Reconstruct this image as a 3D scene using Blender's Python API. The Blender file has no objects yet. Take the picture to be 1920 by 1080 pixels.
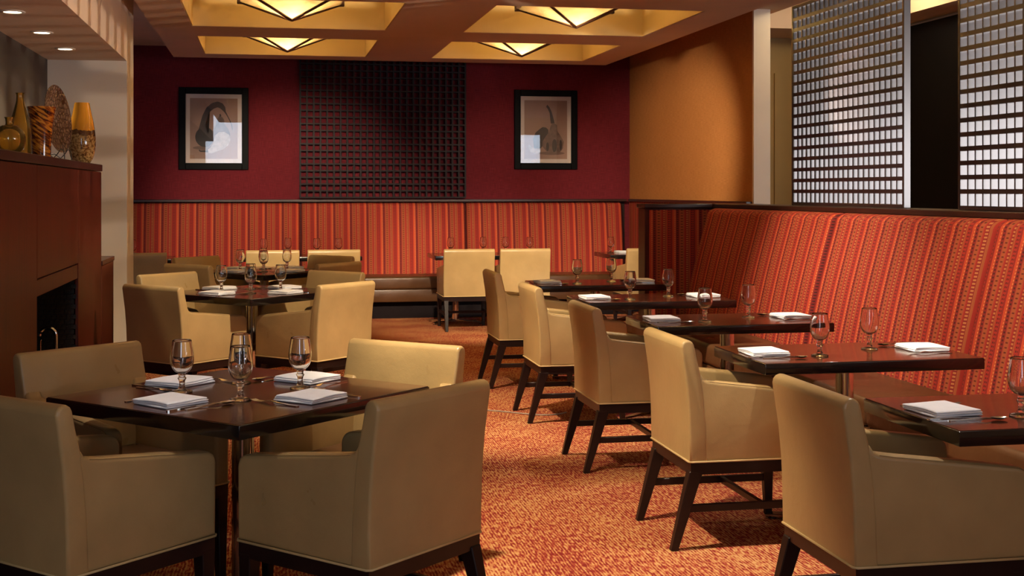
import bpy, bmesh, math, random
from mathutils import Vector, Matrix
random.seed(7)
R = math.radians
scene = bpy.context.scene
C = scene.collection

# ------------------------------------------------------------------ camera
CAMZ = 1.435
cam_d = bpy.data.cameras.new('camera'); cam = bpy.data.objects.new('camera', cam_d); C.objects.link(cam)
cam.location = (0, 0, CAMZ); cam.rotation_euler = (R(90), 0, R(-10.85))
cam_d.sensor_width = 36; cam_d.lens = 45.0; cam_d.shift_y = -(540 - 358) / 1920.0
cam_d.clip_start = 0.05; cam_d.clip_end = 100
scene.camera = cam
# ------------------------------------------------------------------ world, exposure
scene.view_settings.view_transform = 'Standard'; scene.view_settings.look = 'None'
scene.view_settings.gamma = 1.0; scene.view_settings.use_curve_mapping = False
scene.view_settings.exposure = 0.8
scene.cycles.max_bounces = 8; scene.cycles.diffuse_bounces = 3; scene.cycles.glossy_bounces = 3
w = bpy.data.worlds.new('world'); scene.world = w; w.use_nodes = True
w.node_tree.nodes['Background'].inputs[0].default_value = (0.55, 0.7, 1.0, 1)
w.node_tree.nodes['Background'].inputs[1].default_value = 0.6

def light(name, kind, loc, energy, color, target=None, **kw):
    d = bpy.data.lights.new(name, kind); d.energy = energy; d.color = color
    for k, v in kw.items(): setattr(d, k, v)
    o = bpy.data.objects.new(name, d); C.objects.link(o); o.location = loc
    if target is not None:
        o.rotation_euler = (Vector(target) - Vector(loc)).to_track_quat('-Z', 'Y').to_euler()
    return o
WARM = (1.0, 0.82, 0.58); LAMP = (1.0, 0.80, 0.50); DAY = (0.74, 0.85, 1.0)
# daylight through the windows behind the camera
light('window_daylight', 'AREA', (-0.95, -2.9, 2.15), 34, DAY, target=(-0.95, 10, 2.15), shape='RECTANGLE', size=1.1, size_y=2.5)
light('window_daylight.001', 'AREA', (6.47, -2.9, 1.85), 32, DAY, target=(6.47, 10, 1.85), shape='RECTANGLE', size=1.15, size_y=2.1)
light('window_daylight.002', 'AREA', (9.25, -2.9, 1.60), 150, (1.0, 0.93, 0.93), target=(9.25, 10, 1.60), shape='RECTANGLE', size=2.1, size_y=1.9)
# recessed ceiling spots (their fixtures are built further down)
SPOTS = [  # x, y, z, target, watts, cone deg
    (0.30, 4.60, 2.898, (1.40, 4.9, 0.3), 270, 60),
    (0.30, 7.10, 2.898, (1.50, 7.9, 0.3), 300, 56),
    (1.42, 9.40, 2.898, (2.25, 13.0, 0.6), 620, 40),
    (1.42, 6.60, 2.898, (0.05, 8.6, 0.5), 250, 48),
    (1.42, 7.20, 2.898, (3.35, 7.2, 0.9), 240, 56),
    (1.42, 4.95, 2.898, (3.35, 5.1, 0.9), 230, 56),
    (0.30, 9.40, 2.898, (0.30, 14.8, 0.9), 680, 38),
    (2.90, 9.28, 2.898, (2.9, 14.8, 0.8), 260, 38),
    (1.64, 9.40, 2.898, (4.33, 13.2, 1.5), 480, 42),
    (-0.10, 4.55, 2.898, (-0.08, 4.5, 0.7), 45, 44),
    (2.40, 4.60, 2.898, (2.45, 4.2, 0.7), 90, 72),
    (2.40, 7.10, 2.898, (2.45, 7.0, 0.7), 70, 72),
]
for i, (x, y, z, t, e, a) in enumerate(SPOTS):
    light('ceiling_spot', 'SPOT', (x, y, z - 0.03), e, WARM if e > 100 else (1.0, 0.92, 0.84), target=t, spot_size=R(a), spot_blend=0.75, shadow_soft_size=0.05)

# ------------------------------------------------------------------ materials
MATS = {}
def nodes(name):
    m = bpy.data.materials.new(name); m.use_nodes = True
    nt = m.node_tree; b = nt.nodes['Principled BSDF']
    MATS[name] = m
    return m, nt, b
def N(nt, t, **kw):
    n = nt.nodes.new(t)
    for k, v in kw.items(): setattr(n, k, v)
    return n
def ramp(nt, fac, stops, mode='LINEAR'):
    r = N(nt, 'ShaderNodeValToRGB'); cr = r.color_ramp; cr.interpolation = mode
    while len(cr.elements) < len(stops): cr.elements.new(0.5)
    for e, (p, c) in zip(cr.elements, stops):
        e.position = p; e.color = (*c, 1) if len(c) == 3 else c
    nt.links.new(fac, r.inputs[0]); return r
def mapping(nt, scale=(1, 1, 1), rot=(0, 0, 0), coord='Object'):
    tc = N(nt, 'ShaderNodeTexCoord'); mp = N(nt, 'ShaderNodeMapping')
    mp.inputs['Scale'].default_value = scale; mp.inputs['Rotation'].default_value = rot
    nt.links.new(tc.outputs[coord], mp.inputs[0]); return mp
def noise(nt, vec, scale, detail=2, rough=0.5, dist=0.0):
    n = N(nt, 'ShaderNodeTexNoise'); n.inputs['Scale'].default_value = scale; n.inputs['Detail'].default_value = detail
    n.inputs['Roughness'].default_value = rough; n.inputs['Distortion'].default_value = dist
    nt.links.new(vec, n.inputs['Vector']); return n
def bump(nt, b, h, strength=0.2, dist=0.01):
    bp = N(nt, 'ShaderNodeBump'); bp.inputs['Strength'].default_value = strength; bp.inputs['Distance'].default_value = dist
    nt.links.new(h, bp.inputs['Height']); nt.links.new(bp.outputs[0], b.inputs['Normal'])
def math_(nt, op, a, b=None, c=None):
    n = N(nt, 'ShaderNodeMath', operation=op)
    for i, v in enumerate((a, b, c)):
        if v is None: continue
        if isinstance(v, (int, float)): n.inputs[i].default_value = v
        else: nt.links.new(v, n.inputs[i])
    return n.outputs[0]
def mix(nt, fac, a, b, blend='MIX'):
    n = N(nt, 'ShaderNodeMix', data_type='RGBA', blend_type=blend)
    for i, v in ((0, fac), (6, a), (7, b)):
        if isinstance(v, (int, float)): n.inputs[i].default_value = v
        elif isinstance(v, tuple): n.inputs[i].default_value = (*v, 1)
        else: nt.links.new(v, n.inputs[i])
    return n.outputs[2]
def plain(name, col, rough=0.5, metal=0.0, var=0.12, nscale=6, bstr=0.0, bscale=200, coat=0.0, spec=0.5):
    m, nt, b = nodes(name)
    mp = mapping(nt); n = noise(nt, mp.outputs[0], nscale, 3)
    c0 = tuple(max(0, v * (1 - var)) for v in col); c1 = tuple(min(1, v * (1 + var)) for v in col)
    r = ramp(nt, n.outputs['Fac'], [(0.3, c0), (0.7, c1)])
    nt.links.new(r.outputs[0], b.inputs['Base Color'])
    b.inputs['Roughness'].default_value = rough; b.inputs['Metallic'].default_value = metal
    b.inputs['Coat Weight'].default_value = coat; b.inputs['Coat Roughness'].default_value = 0.22 if rough > 0.2 else 0.05; b.inputs['Specular IOR Level'].default_value = spec
    if bstr:
        n2 = noise(nt, mp.outputs[0], bscale, 2); bump(nt, b, n2.outputs['Fac'], bstr, 0.002)
    return m
plain('ceiling_paint', (0.72, 0.56, 0.43), 0.85, var=0.04, nscale=2)
plain('soffit_paint', (0.84, 0.70, 0.55), 0.85, var=0.04, nscale=2)
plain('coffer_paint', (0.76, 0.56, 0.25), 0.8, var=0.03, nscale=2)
plain('column_paint', (0.78, 0.70, 0.57), 0.7, var=0.05, nscale=2, bstr=0.05, bscale=60)
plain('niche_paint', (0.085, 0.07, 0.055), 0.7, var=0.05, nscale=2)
plain('cream_paint', (0.85, 0.76, 0.64), 0.7, var=0.05, nscale=2)
plain('tan_paint', (0.48, 0.34, 0.14), 0.7, var=0.05, nscale=2)
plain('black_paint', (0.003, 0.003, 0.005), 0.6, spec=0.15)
plain('dark_wood', (0.025, 0.010, 0.008), 0.4, var=0.3, nscale=4, spec=0.3)
plain('leg_wood', (0.016, 0.007, 0.006), 0.35, var=0.25, nscale=8, spec=0.35)
plain('screen_wood', (0.018, 0.010, 0.010), 0.30, var=0.25, nscale=5, coat=0.9, spec=0.8)
plain('lattice_wood', (0.013, 0.007, 0.009), 0.5, var=0.2, nscale=5, spec=0.15)
plain('table_edge', (0.008, 0.005, 0.005), 0.16, coat=0.4)
plain('plinth', (0.010, 0.006, 0.007), 0.5, spec=0.1)
plain('black_frame', (0.002, 0.002, 0.0025), 0.5, spec=0.08)
plain('mat_board', (0.62, 0.52, 0.47), 0.8, var=0.03)
plain('chrome', (0.75, 0.74, 0.72), 0.12, metal=1.0, var=0.02)
plain('steel', (0.72, 0.68, 0.62), 0.18, metal=1.0, var=0.03)
plain('black_iron', (0.012, 0.012, 0.012), 0.5)
plain('napkin_linen', (0.82, 0.82, 0.85), 0.85, var=0.03, nscale=30, bstr=0.15, bscale=900)
plain('gourd_dark', (0.014, 0.007, 0.006), 0.6, var=0.3, nscale=10)
plain('gourd_stripe', (0.15, 0.09, 0.07), 0.7, var=0.3, nscale=20)
plain('gourd_pale', (0.45, 0.37, 0.34), 0.7, var=0.2, nscale=25)
plain('gourd_shadow', (0.17, 0.10, 0.08), 0.8, var=0.1)
plain('white_cord', (0.42, 0.34, 0.27), 0.6)
plain('trim_white', (0.85, 0.78, 0.68), 0.4)
plain('rib_bronze', (0.05, 0.017, 0.008), 0.4, var=0.2)
plain('tile_black', (0.02, 0.016, 0.012), 0.25, var=0.5, nscale=20)
plain('copper_pot', (0.05, 0.045, 0.04), 0.25, metal=1.0)
plain('window_frame_paint', (0.5, 0.45, 0.4), 0.5)

def leather(name, col):
    m, nt, b = nodes(name)
    mp = mapping(nt); mp.inputs['Location'].default_value = (3.71, 7.13, 5.37)
    n = noise(nt, mp.outputs[0], 5, 4); v = N(nt, 'ShaderNodeTexVoronoi'); v.inputs['Scale'].default_value = 240
    nt.links.new(mp.outputs[0], v.inputs['Vector'])
    info = N(nt, 'ShaderNodeObjectInfo')
    r = ramp(nt, n.outputs['Fac'], [(0.25, tuple(c * 0.86 for c in col)), (0.75, tuple(min(1, c * 1.1) for c in col))])
    hs = N(nt, 'ShaderNodeHueSaturation'); nt.links.new(r.outputs[0], hs.inputs['Color'])
    nt.links.new(math_(nt, 'MULTIPLY_ADD', info.outputs['Random'], 0.08, 0.96), hs.inputs['Value'])
    nt.links.new(hs.outputs[0], b.inputs['Base Color'])
    rr = ramp(nt, n.outputs['Fac'], [(0.3, (0.27,) * 3), (0.7, (0.42,) * 3)])
    nt.links.new(rr.outputs[0], b.inputs['Roughness'])
    n2 = noise(nt, mp.outputs[0], 9, 3)
    h = math_(nt, 'ADD', math_(nt, 'MULTIPLY', v.outputs['Distance'], 0.05), math_(nt, 'MULTIPLY', n2.outputs['Fac'], 1.0))
    bump(nt, b, h, 0.35, 0.008)
    return m
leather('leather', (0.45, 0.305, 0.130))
leather('leather_seat_shaded', (0.085, 0.035, 0.013))  # tan seat leather, colour darkened to carry the shade under the tables
plain('leather_seam', (0.30, 0.19, 0.075), 0.6)
plain('leather_welt', (0.60, 0.44, 0.20), 0.5)

def wall_fabric(name, c0, c1, scale=260):
    m, nt, b = nodes(name)
    mp = mapping(nt, (1, 1, 1)); mp2 = mapping(nt, (3, 3, 0.12)); mp3 = mapping(nt, (0.12, 0.12, 3))
    a = noise(nt, mp2.outputs[0], scale / 3, 2); c = noise(nt, mp3.outputs[0], scale / 3, 2); l = noise(nt, mp.outputs[0], 1.3, 3)
    s = math_(nt, 'ADD', math_(nt, 'MULTIPLY', math_(nt, 'ADD', a.outputs['Fac'], c.outputs['Fac']), 0.42), math_(nt, 'MULTIPLY', l.outputs['Fac'], 0.16))
    r = ramp(nt, s, [(0.36, c0), (0.64, c1)])
    nt.links.new(r.outputs[0], b.inputs['Base Color']); b.inputs['Roughness'].default_value = 0.85; b.inputs['Specular IOR Level'].default_value = 0.15
    bump(nt, b, s, 0.25, 0.003)
wall_fabric('wall_burgundy', (0.095, 0.009, 0.014), (0.195, 0.020, 0.029))
wall_fabric('wall_orange', (0.34, 0.13, 0.035), (0.50, 0.215, 0.065), 300)

def wood(name, dark, light_, rough, sc=(1.2, 14, 1.2), coat=0.0, ns=4):
    m, nt, b = nodes(name)
    mp = mapping(nt, sc); n = noise(nt, mp.outputs[0], ns, 5, 0.6, 0.4)
    r = ramp(nt, n.outputs['Fac'], [(0.3, dark), (0.55, light_), (0.75, dark)])
    nt.links.new(r.outputs[0], b.inputs['Base Color']); b.inputs['Roughness'].default_value = rough
    b.inputs['Coat Weight'].default_value = coat; b.inputs['Coat Roughness'].default_value = 0.04; b.inputs['Specular IOR Level'].default_value = 0.25 if name == 'mahogany' else 0.5
wood('table_veneer', (0.007, 0.003, 0.0025), (0.075, 0.020, 0.009), 0.16, (0.5, 8, 0.5), 0.15)
wood('mahogany', (0.042, 0.006, 0.003), (0.088, 0.012, 0.005), 0.40, (10, 10, 0.5), 0.0)
wood('mahogany_dark', (0.018, 0.005, 0.004), (0.038, 0.009, 0.006), 0.35, (2, 2, 8))

def carpet():
    m, nt, b = nodes('carpet')
    mp = mapping(nt)
    sep = N(nt, 'ShaderNodeSeparateXYZ'); nt.links.new(mp.outputs[0], sep.inputs[0])
    st = N(nt, 'ShaderNodeCombineXYZ')
    nt.links.new(math_(nt, 'MULTIPLY', sep.outputs[0], 95), st.inputs[0]); nt.links.new(math_(nt, 'MULTIPLY', sep.outputs[1], 24), st.inputs[1])
    n1 = noise(nt, st.outputs[0], 1.0, 2, 0.55, 0.2)
    wob = noise(nt, mp.outputs[0], 5, 2)
    rows = math_(nt, 'SINE', math_(nt, 'ADD', math_(nt, 'MULTIPLY', sep.outputs[0], 2 * math.pi / 0.0125), math_(nt, 'MULTIPLY', wob.outputs['Fac'], 9)))
    big = noise(nt, mp.outputs[0], 3.0, 3)
    f = math_(nt, 'ADD', math_(nt, 'MULTIPLY_ADD', rows, 0.075, n1.outputs['Fac']), math_(nt, 'MULTIPLY_ADD', big.outputs['Fac'], 0.3, -0.15))
    r = ramp(nt, f, [(0.36, (0.20, 0.020, 0.017)), (0.46, (0.33, 0.060, 0.034)), (0.54, (0.46, 0.185, 0.070)), (0.68, (0.57, 0.32, 0.13))])
    nt.links.new(r.outputs[0], b.inputs['Base Color']); b.inputs['Roughness'].default_value = 0.95
    b.inputs['Specular IOR Level'].default_value = 0.1
    bump(nt, b, f, 0.5, 0.006)
carpet()

def stripes():
    m, nt, b = nodes('striped_fabric')
    tc = N(nt, 'ShaderNodeTexCoord'); sep = N(nt, 'ShaderNodeSeparateXYZ'); nt.links.new(tc.outputs['Object'], sep.inputs[0])
    x = math_(nt, 'FRACT', math_(nt, 'MULTIPLY', math_(nt, 'ADD', sep.outputs[0], 20.0), 1 / 0.19))
    BR = (0.45, 0.052, 0.022); RD = (0.32, 0.026, 0.018); MA = (0.21, 0.020, 0.017); RU = (0.32, 0.058, 0.030); TN = (0.32, 0.075, 0.026); OR = (0.41, 0.066, 0.024)
    base = ramp(nt, x, [(0, BR), (0.07, OR), (0.15, MA), (0.30, RU), (0.34, TN), (0.48, RU), (0.52, RD), (0.58, MA), (0.70, TN), (0.76, RD), (0.80, RD), (0.94, MA)], 'CONSTANT')
    # dotted rows
    def dots(freq, duty):
        return math_(nt, 'GREATER_THAN', math_(nt, 'SINE', math_(nt, 'MULTIPLY', sep.outputs[2], 2 * math.pi / freq)), duty)
    W = (1, 1, 1); K = (0, 0, 0)
    mA = ramp(nt, x, [(0, K), (0.09, W), (0.135, K)], 'CONSTANT').outputs[0]
    mB = ramp(nt, x, [(0, K), (0.19, W), (0.26, K), (0.82, W), (0.86, K), (0.89, W), (0.92, K)], 'CONSTANT').outputs[0]
    mC = ramp(nt, x, [(0, K), (0.36, W), (0.46, K)], 'CONSTANT').outputs[0]
    mD = ramp(nt, x, [(0, K), (0.60, W), (0.68, K)], 'CONSTANT').outputs[0]
    c = mix(nt, math_(nt, 'MULTIPLY', mA, dots(0.016, 0.1)), base.outputs[0], (0.62, 0.18, 0.06))
    c = mix(nt, math_(nt, 'MULTIPLY', mB, dots(0.018, 0.1)), c, (0.07, 0.014, 0.012))
    c = mix(nt, math_(nt, 'MULTIPLY', mC, dots(0.022, 0.55)), c, (0.12, 0.02, 0.012))
    c = mix(nt, math_(nt, 'MULTIPLY', mD, dots(0.017, 0.0)), c, (0.44, 0.15, 0.05))
    nt.links.new(c, b.inputs['Base Color']); b.inputs['Roughness'].default_value = 0.8; b.inputs['Specular IOR Level'].default_value = 0.2
    mp = mapping(nt); n = noise(nt, mp.outputs[0], 500, 1); bump(nt, b, n.outputs['Fac'], 0.2, 0.002)
stripes()

def glass(name, col, thin):
    m, nt, b = nodes(name)
    out = nt.nodes['Material Output']
    if thin:
        tr = N(nt, 'ShaderNodeBsdfTransparent'); tr.inputs[0].default_value = (*col, 1)
        gl = N(nt, 'ShaderNodeBsdfGlossy'); gl.inputs['Roughness'].default_value = 0.02
        fr = N(nt, 'ShaderNodeLayerWeight'); fr.inputs[0].default_value = 0.32
        mx = N(nt, 'ShaderNodeMixShader')
        f = math_(nt, 'MULTIPLY_ADD', fr.outputs['Facing'], 0.55, 0.05)
        nt.links.new(math_(nt, 'POWER', f, 1.25), mx.inputs[0])
        nt.links.new(tr.outputs[0], mx.inputs[1]); nt.links.new(gl.outputs[0], mx.inputs[2]); nt.links.new(mx.outputs[0], out.inputs[0])
    else:
        b.inputs['Base Color'].default_value = (*col, 1); b.inputs['Transmission Weight'].default_value = 1.0
        b.inputs['Roughness'].default_value = 0.0; b.inputs['IOR'].default_value = 1.47
glass('goblet_bowl', (0.98, 0.98, 0.98), False)
glass('goblet_stem', (0.97, 0.97, 0.97), False)
def pane():
    m, nt, b = nodes('picture_pane'); out = nt.nodes['Material Output']
    tr = N(nt, 'ShaderNodeBsdfTransparent'); gl = N(nt, 'ShaderNodeBsdfGlossy'); gl.inputs['Roughness'].default_value = 0.0
    fr = N(nt, 'ShaderNodeFresnel'); fr.inputs[0].default_value = 1.5
    mx = N(nt, 'ShaderNodeMixShader'); nt.links.new(fr.outputs[0], mx.inputs[0])
    nt.links.new(tr.outputs[0], mx.inputs[1]); nt.links.new(gl.outputs[0], mx.inputs[2]); nt.links.new(mx.outputs[0], out.inputs[0])
pane()
def amber(name, col, alpha):
    m, nt, b = nodes(name); out = nt.nodes['Material Output']
    tr = N(nt, 'ShaderNodeBsdfTransparent'); tr.inputs[0].default_value = (*col, 1)
    tl = N(nt, 'ShaderNodeBsdfTranslucent'); tl.inputs[0].default_value = (1.0, 0.62, 0.12, 1)
    gl = N(nt, 'ShaderNodeBsdfGlossy'); gl.inputs['Roughness'].default_value = 0.03
    m1 = N(nt, 'ShaderNodeMixShader'); m1.inputs[0].default_value = alpha
    fr = N(nt, 'ShaderNodeFresnel'); fr.inputs[0].default_value = 1.5
    m2 = N(nt, 'ShaderNodeMixShader')
    df = N(nt, 'ShaderNodeBsdfDiffuse'); df.inputs[0].default_value = (0.95, 0.58, 0.10, 1); m0 = N(nt, 'ShaderNodeMixShader'); m0.inputs[0].default_value = 0.5
    nt.links.new(tl.outputs[0], m0.inputs[1]); nt.links.new(df.outputs[0], m0.inputs[2])
    nt.links.new(tr.outputs[0], m1.inputs[1]); nt.links.new(m0.outputs[0], m1.inputs[2])
    nt.links.new(fr.outputs[0], m2.inputs[0]); nt.links.new(m1.outputs[0], m2.inputs[1]); nt.links.new(gl.outputs[0], m2.inputs[2])
    nt.links.new(m2.outputs[0], out.inputs[0])
amber('amber_glass', (0.99, 0.87, 0.50), 0.20)
def swirl():
    m, nt, b = nodes('swirl_glass')
    mp0 = mapping(nt, (1, 1, 1), (0.0, R(-32), 0)); mp = N(nt, 'ShaderNodeMapping'); nt.links.new(mp0.outputs[0], mp.inputs[0]); mp.inputs['Scale'].default_value = (16, 16, 95)
    n = noise(nt, mp.outputs[0], 1.0, 2, 0.5, 0.5)
    r = ramp(nt, n.outputs['Fac'], [(0.36, (0.03, 0.006, 0.003)), (0.48, (0.28, 0.06, 0.008)), (0.60, (0.75, 0.30, 0.03))])
    nt.links.new(r.outputs[0], b.inputs['Base Color']); b.inputs['Roughness'].default_value = 0.1; b.inputs['Coat Weight'].default_value = 0.6
swirl()
def mottled():
    m, nt, b = nodes('mottled_glass')
    tc = N(nt, 'ShaderNodeTexCoord'); sep = N(nt, 'ShaderNodeSeparateXYZ'); nt.links.new(tc.outputs['Object'], sep.inputs[0])
    n = noise(nt, tc.outputs['Object'], 16, 3, 0.6, 0.8); n2 = noise(nt, tc.outputs['Object'], 75, 2, 0.5)
    spots = ramp(nt, n2.outputs['Fac'], [(0.34, (0.07, 0.025, 0.008)), (0.46, (0.30, 0.16, 0.045)), (0.62, (0.50, 0.33, 0.13))]).outputs[0]
    h = math_(nt, 'ADD', sep.outputs[2], math_(nt, 'MULTIPLY', n.outputs['Fac'], 0.10))
    sel = ramp(nt, h, [(0.0, (0.42, 0.2, 0.05)), (0.235, (0, 0, 0)), (0.245, (0, 0, 0)), (0.28, (1, 1, 1))])
    f1 = math_(nt, 'GREATER_THAN', h, 0.275); f2 = math_(nt, 'MULTIPLY', math_(nt, 'GREATER_THAN', h, 0.235), math_(nt, 'SUBTRACT', 1.0, f1))
    c = mix(nt, f1, spots, (0.68, 0.29, 0.02)); c = mix(nt, math_(nt, 'MULTIPLY', f2, 0.85), c, (0.09, 0.03, 0.01))
    nt.links.new(c, b.inputs['Base Color']); b.inputs['Roughness'].default_value = 0.08; b.inputs['Coat Weight'].default_value = 0.6
mottled()
def platem():
    m, nt, b = nodes('pebbled_plate')
    tc = N(nt, 'ShaderNodeTexCoord'); v = N(nt, 'ShaderNodeTexVoronoi', feature='DISTANCE_TO_EDGE'); v.inputs['Scale'].default_value = 38
    nt.links.new(tc.outputs['Object'], v.inputs['Vector'])
    r = ramp(nt, v.outputs['Distance'], [(0.01, (0.05, 0.02, 0.012)), (0.10, (0.17, 0.10, 0.065)), (0.4, (0.26, 0.17, 0.12))])
    nt.links.new(r.outputs[0], b.inputs['Base Color']); b.inputs['Roughness'].default_value = 0.22
    bump(nt, b, v.outputs['Distance'], 0.8, 0.02)
platem()
def shade():
    m, nt, b = nodes('alabaster_shade'); out = nt.nodes['Material Output']
    mp = mapping(nt, (2, 2, 7)); n = noise(nt, mp.outputs[0], 3, 4, 0.6, 0.6)
    r = ramp(nt, n.outputs['Fac'], [(0.3, (0.44, 0.35, 0.23)), (0.7, (0.58, 0.51, 0.39))])
    tl = N(nt, 'ShaderNodeBsdfTranslucent'); nt.links.new(r.outputs[0], tl.inputs[0])
    gl = N(nt, 'ShaderNodeBsdfGlossy'); gl.inputs['Roughness'].default_value = 0.25
    mx = N(nt, 'ShaderNodeMixShader'); mx.inputs[0].default_value = 0.04
    nt.links.new(tl.outputs[0], mx.inputs[1]); nt.links.new(gl.outputs[0], mx.inputs[2]); nt.links.new(mx.outputs[0], out.inputs[0])
shade()
def emis(name, col, s):
    m, nt, b = nodes(name); b.inputs['Base Color'].default_value = (*col, 1)
    b.inputs['Emission Color'].default_value = (*col, 1); b.inputs['Emission Strength'].default_value = s
emis('lamp_lens', (1.0, 0.82, 0.55), 9.0)
plain('print_paper', (0.33, 0.20, 0.155), 0.8, var=0.12, nscale=2)

# ------------------------------------------------------------------ mesh helpers
def finish(name, bm, mat, parent=None, loc=None, rz=0.0, smooth=None, mats=None):
    me = bpy.data.meshes.new(name); bm.normal_update(); bm.to_mesh(me); bm.free()
    for mm in (mats or [mat]): me.materials.append(MATS[mm])
    if smooth is not None:
        for p in me.polygons: p.use_smooth = True
        me.set_sharp_from_angle(angle=R(smooth))
    o = bpy.data.objects.new(name, me); C.objects.link(o)
    if parent is not None: o.parent = parent
    if loc is not None: o.location = loc
    o.rotation_euler = (0, 0, rz)
    return o
def add_box(bm, x0, x1, y0, y1, z0, z1, bev=0.0, seg=2, mi=0):
    vs = [bm.verts.new(p) for p in ((x0, y0, z0), (x1, y0, z0), (x1, y1, z0), (x0, y1, z0), (x0, y0, z1), (x1, y0, z1), (x1, y1, z1), (x0, y1, z1))]
    fs = [bm.faces.new([vs[i] for i in q]) for q in ((3, 2, 1, 0), (4, 5, 6, 7), (0, 1, 5, 4), (1, 2, 6, 5), (2, 3, 7, 6), (3, 0, 4, 7))]
    for f in fs: f.material_index = mi
    if bev:
        es = list({e for f in fs for e in f.edges})
        bmesh.ops.bevel(bm, geom=es, offset=bev, segments=seg, profile=0.5, affect='EDGES', clamp_overlap=True)
    return fs
def box(name, dims, mat, parent=None, bev=0.0, seg=2, **kw):
    bm = bmesh.new(); add_box(bm, *dims, bev=bev, seg=seg)
    return finish(name, bm, mat, parent, smooth=40 if bev else None, **kw)
def prism(bm, prof, x0, x1, axis='x', bev=0.0, seg=3):
    """prof: list of 2D points (counter-clockwise in (y,z)); extruded along x."""
    def P(x, p):
        return (x, p[0], p[1]) if axis == 'x' else (p[0], x, p[1]) if axis == 'y' else (p[0], p[1], x)
    a = [bm.verts.new(P(x0, p)) for p in prof]; b = [bm.verts.new(P(x1, p)) for p in prof]
    n = len(prof); fs = [bm.faces.new(a[::-1]), bm.faces.new(b)]
    for i in range(n): fs.append(bm.faces.new((a[i], a[(i + 1) % n], b[(i + 1) % n], b[i])))
    bmesh.ops.recalc_face_normals(bm, faces=fs)
    if bev:
        caps = set(fs[0].edges) | set(fs[1].edges)
        bmesh.ops.bevel(bm, geom=list(caps), offset=bev, segments=seg, profile=0.5, affect='EDGES', clamp_overlap=True)
def lathe(bm, prof, seg=28, closed=False, c=(0, 0)):
    rings = []
    for r, z in prof:
        if r < 1e-6: rings.append([bm.verts.new((c[0], c[1], z))])
        else: rings.append([bm.verts.new((c[0] + r * math.cos(2 * math.pi * k / seg), c[1] + r * math.sin(2 * math.pi * k / seg), z)) for k in range(seg)])
    pairs = list(zip(rings[:-1], rings[1:])) + ([(rings[-1], rings[0])] if closed else [])
    for a, b in pairs:
        for k in range(seg):
            k2 = (k + 1) % seg
            if len(a) == 1 and len(b) == 1: continue
            if len(a) == 1: bm.faces.new((a[0], b[k2], b[k]))
            elif len(b) == 1: bm.faces.new((a[k], a[k2], b[0]))
            else: bm.faces.new((a[k], a[k2], b[k2], b[k]))
    bmesh.ops.recalc_face_normals(bm, faces=bm.faces[:])
def tube(bm, pts, r, seg=8, closed=False):
    pts = [Vector(p) for p in pts]; n = len(pts); rings = []
    up = Vector((0, 0, 1))
    for i, p in enumerate(pts):
        a = pts[(i - 1) % n] if (closed or i > 0) else p; b = pts[(i + 1) % n] if (closed or i < n - 1) else p
        t = (b - a).normalized(); u = up if abs(t.dot(up)) < 0.95 else Vector((1, 0, 0))
        s = t.cross(u).normalized(); q = s.cross(t)
        rr = r[i] if isinstance(r, (list, tuple)) else r
        rings.append([bm.verts.new(p + (s * math.cos(2 * math.pi * k / seg) + q * math.sin(2 * math.pi * k / seg)) * rr) for k in range(seg)])
    for i in range(n if closed else n - 1):
        a, b = rings[i], rings[(i + 1) % n]
        for k in range(seg): bm.faces.new((a[k], a[(k + 1) % seg], b[(k + 1) % seg], b[k]))
    if not closed:
        bm.faces.new(rings[0][::-1]); bm.faces.new(rings[-1])
    bmesh.ops.recalc_face_normals(bm, faces=bm.faces[:])
def taper(bm, p0, s0, p1, s1):
    """square-section leg from p0 (half size s0) to p1 (half size s1)"""
    a = [bm.verts.new((p0[0] + dx * s0[0], p0[1] + dy * s0[1], p0[2])) for dx, dy in ((-1, -1), (1, -1), (1, 1), (-1, 1))]
    b = [bm.verts.new((p1[0] + dx * s1[0], p1[1] + dy * s1[1], p1[2])) for dx, dy in ((-1, -1), (1, -1), (1, 1), (-1, 1))]
    bm.faces.new(a); bm.faces.new(b[::-1])
    for i in range(4): bm.faces.new((a[i], b[i], b[(i + 1) % 4], a[(i + 1) % 4]))
    bmesh.ops.recalc_face_normals(bm, faces=bm.faces[:])
    bmesh.ops.bevel(bm, geom=bm.edges[:], offset=0.003, segments=1, affect='EDGES')
def thing(name, label, cat, loc=(0, 0, 0), rz=0.0, group=None):
    o = bpy.data.objects.new(name, None); C.objects.link(o); o.empty_display_size = 0.1
    o.location = loc; o.rotation_euler = (0, 0, rz)
    return tag(o, label, cat, group)
def tag(o, label, cat, group=None):
    o['label'] = label; o['category'] = cat
    if group: o['group'] = group
    return o
def struct(o, label):
    o['kind'] = 'structure'; o['label'] = label
    return o
def dup(root, loc, rz=0.0, label=None, group=None):
    r = root.copy(); C.objects.link(r); r.location = loc; r.rotation_euler = (0, 0, rz)
    if label: r['label'] = label
    if group: r['group'] = group
    for ch in list(root.children):
        c = ch.copy(); C.objects.link(c); c.parent = r
        for g in list(ch.children):
            d = g.copy(); C.objects.link(d); d.parent = c
    return r

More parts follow.
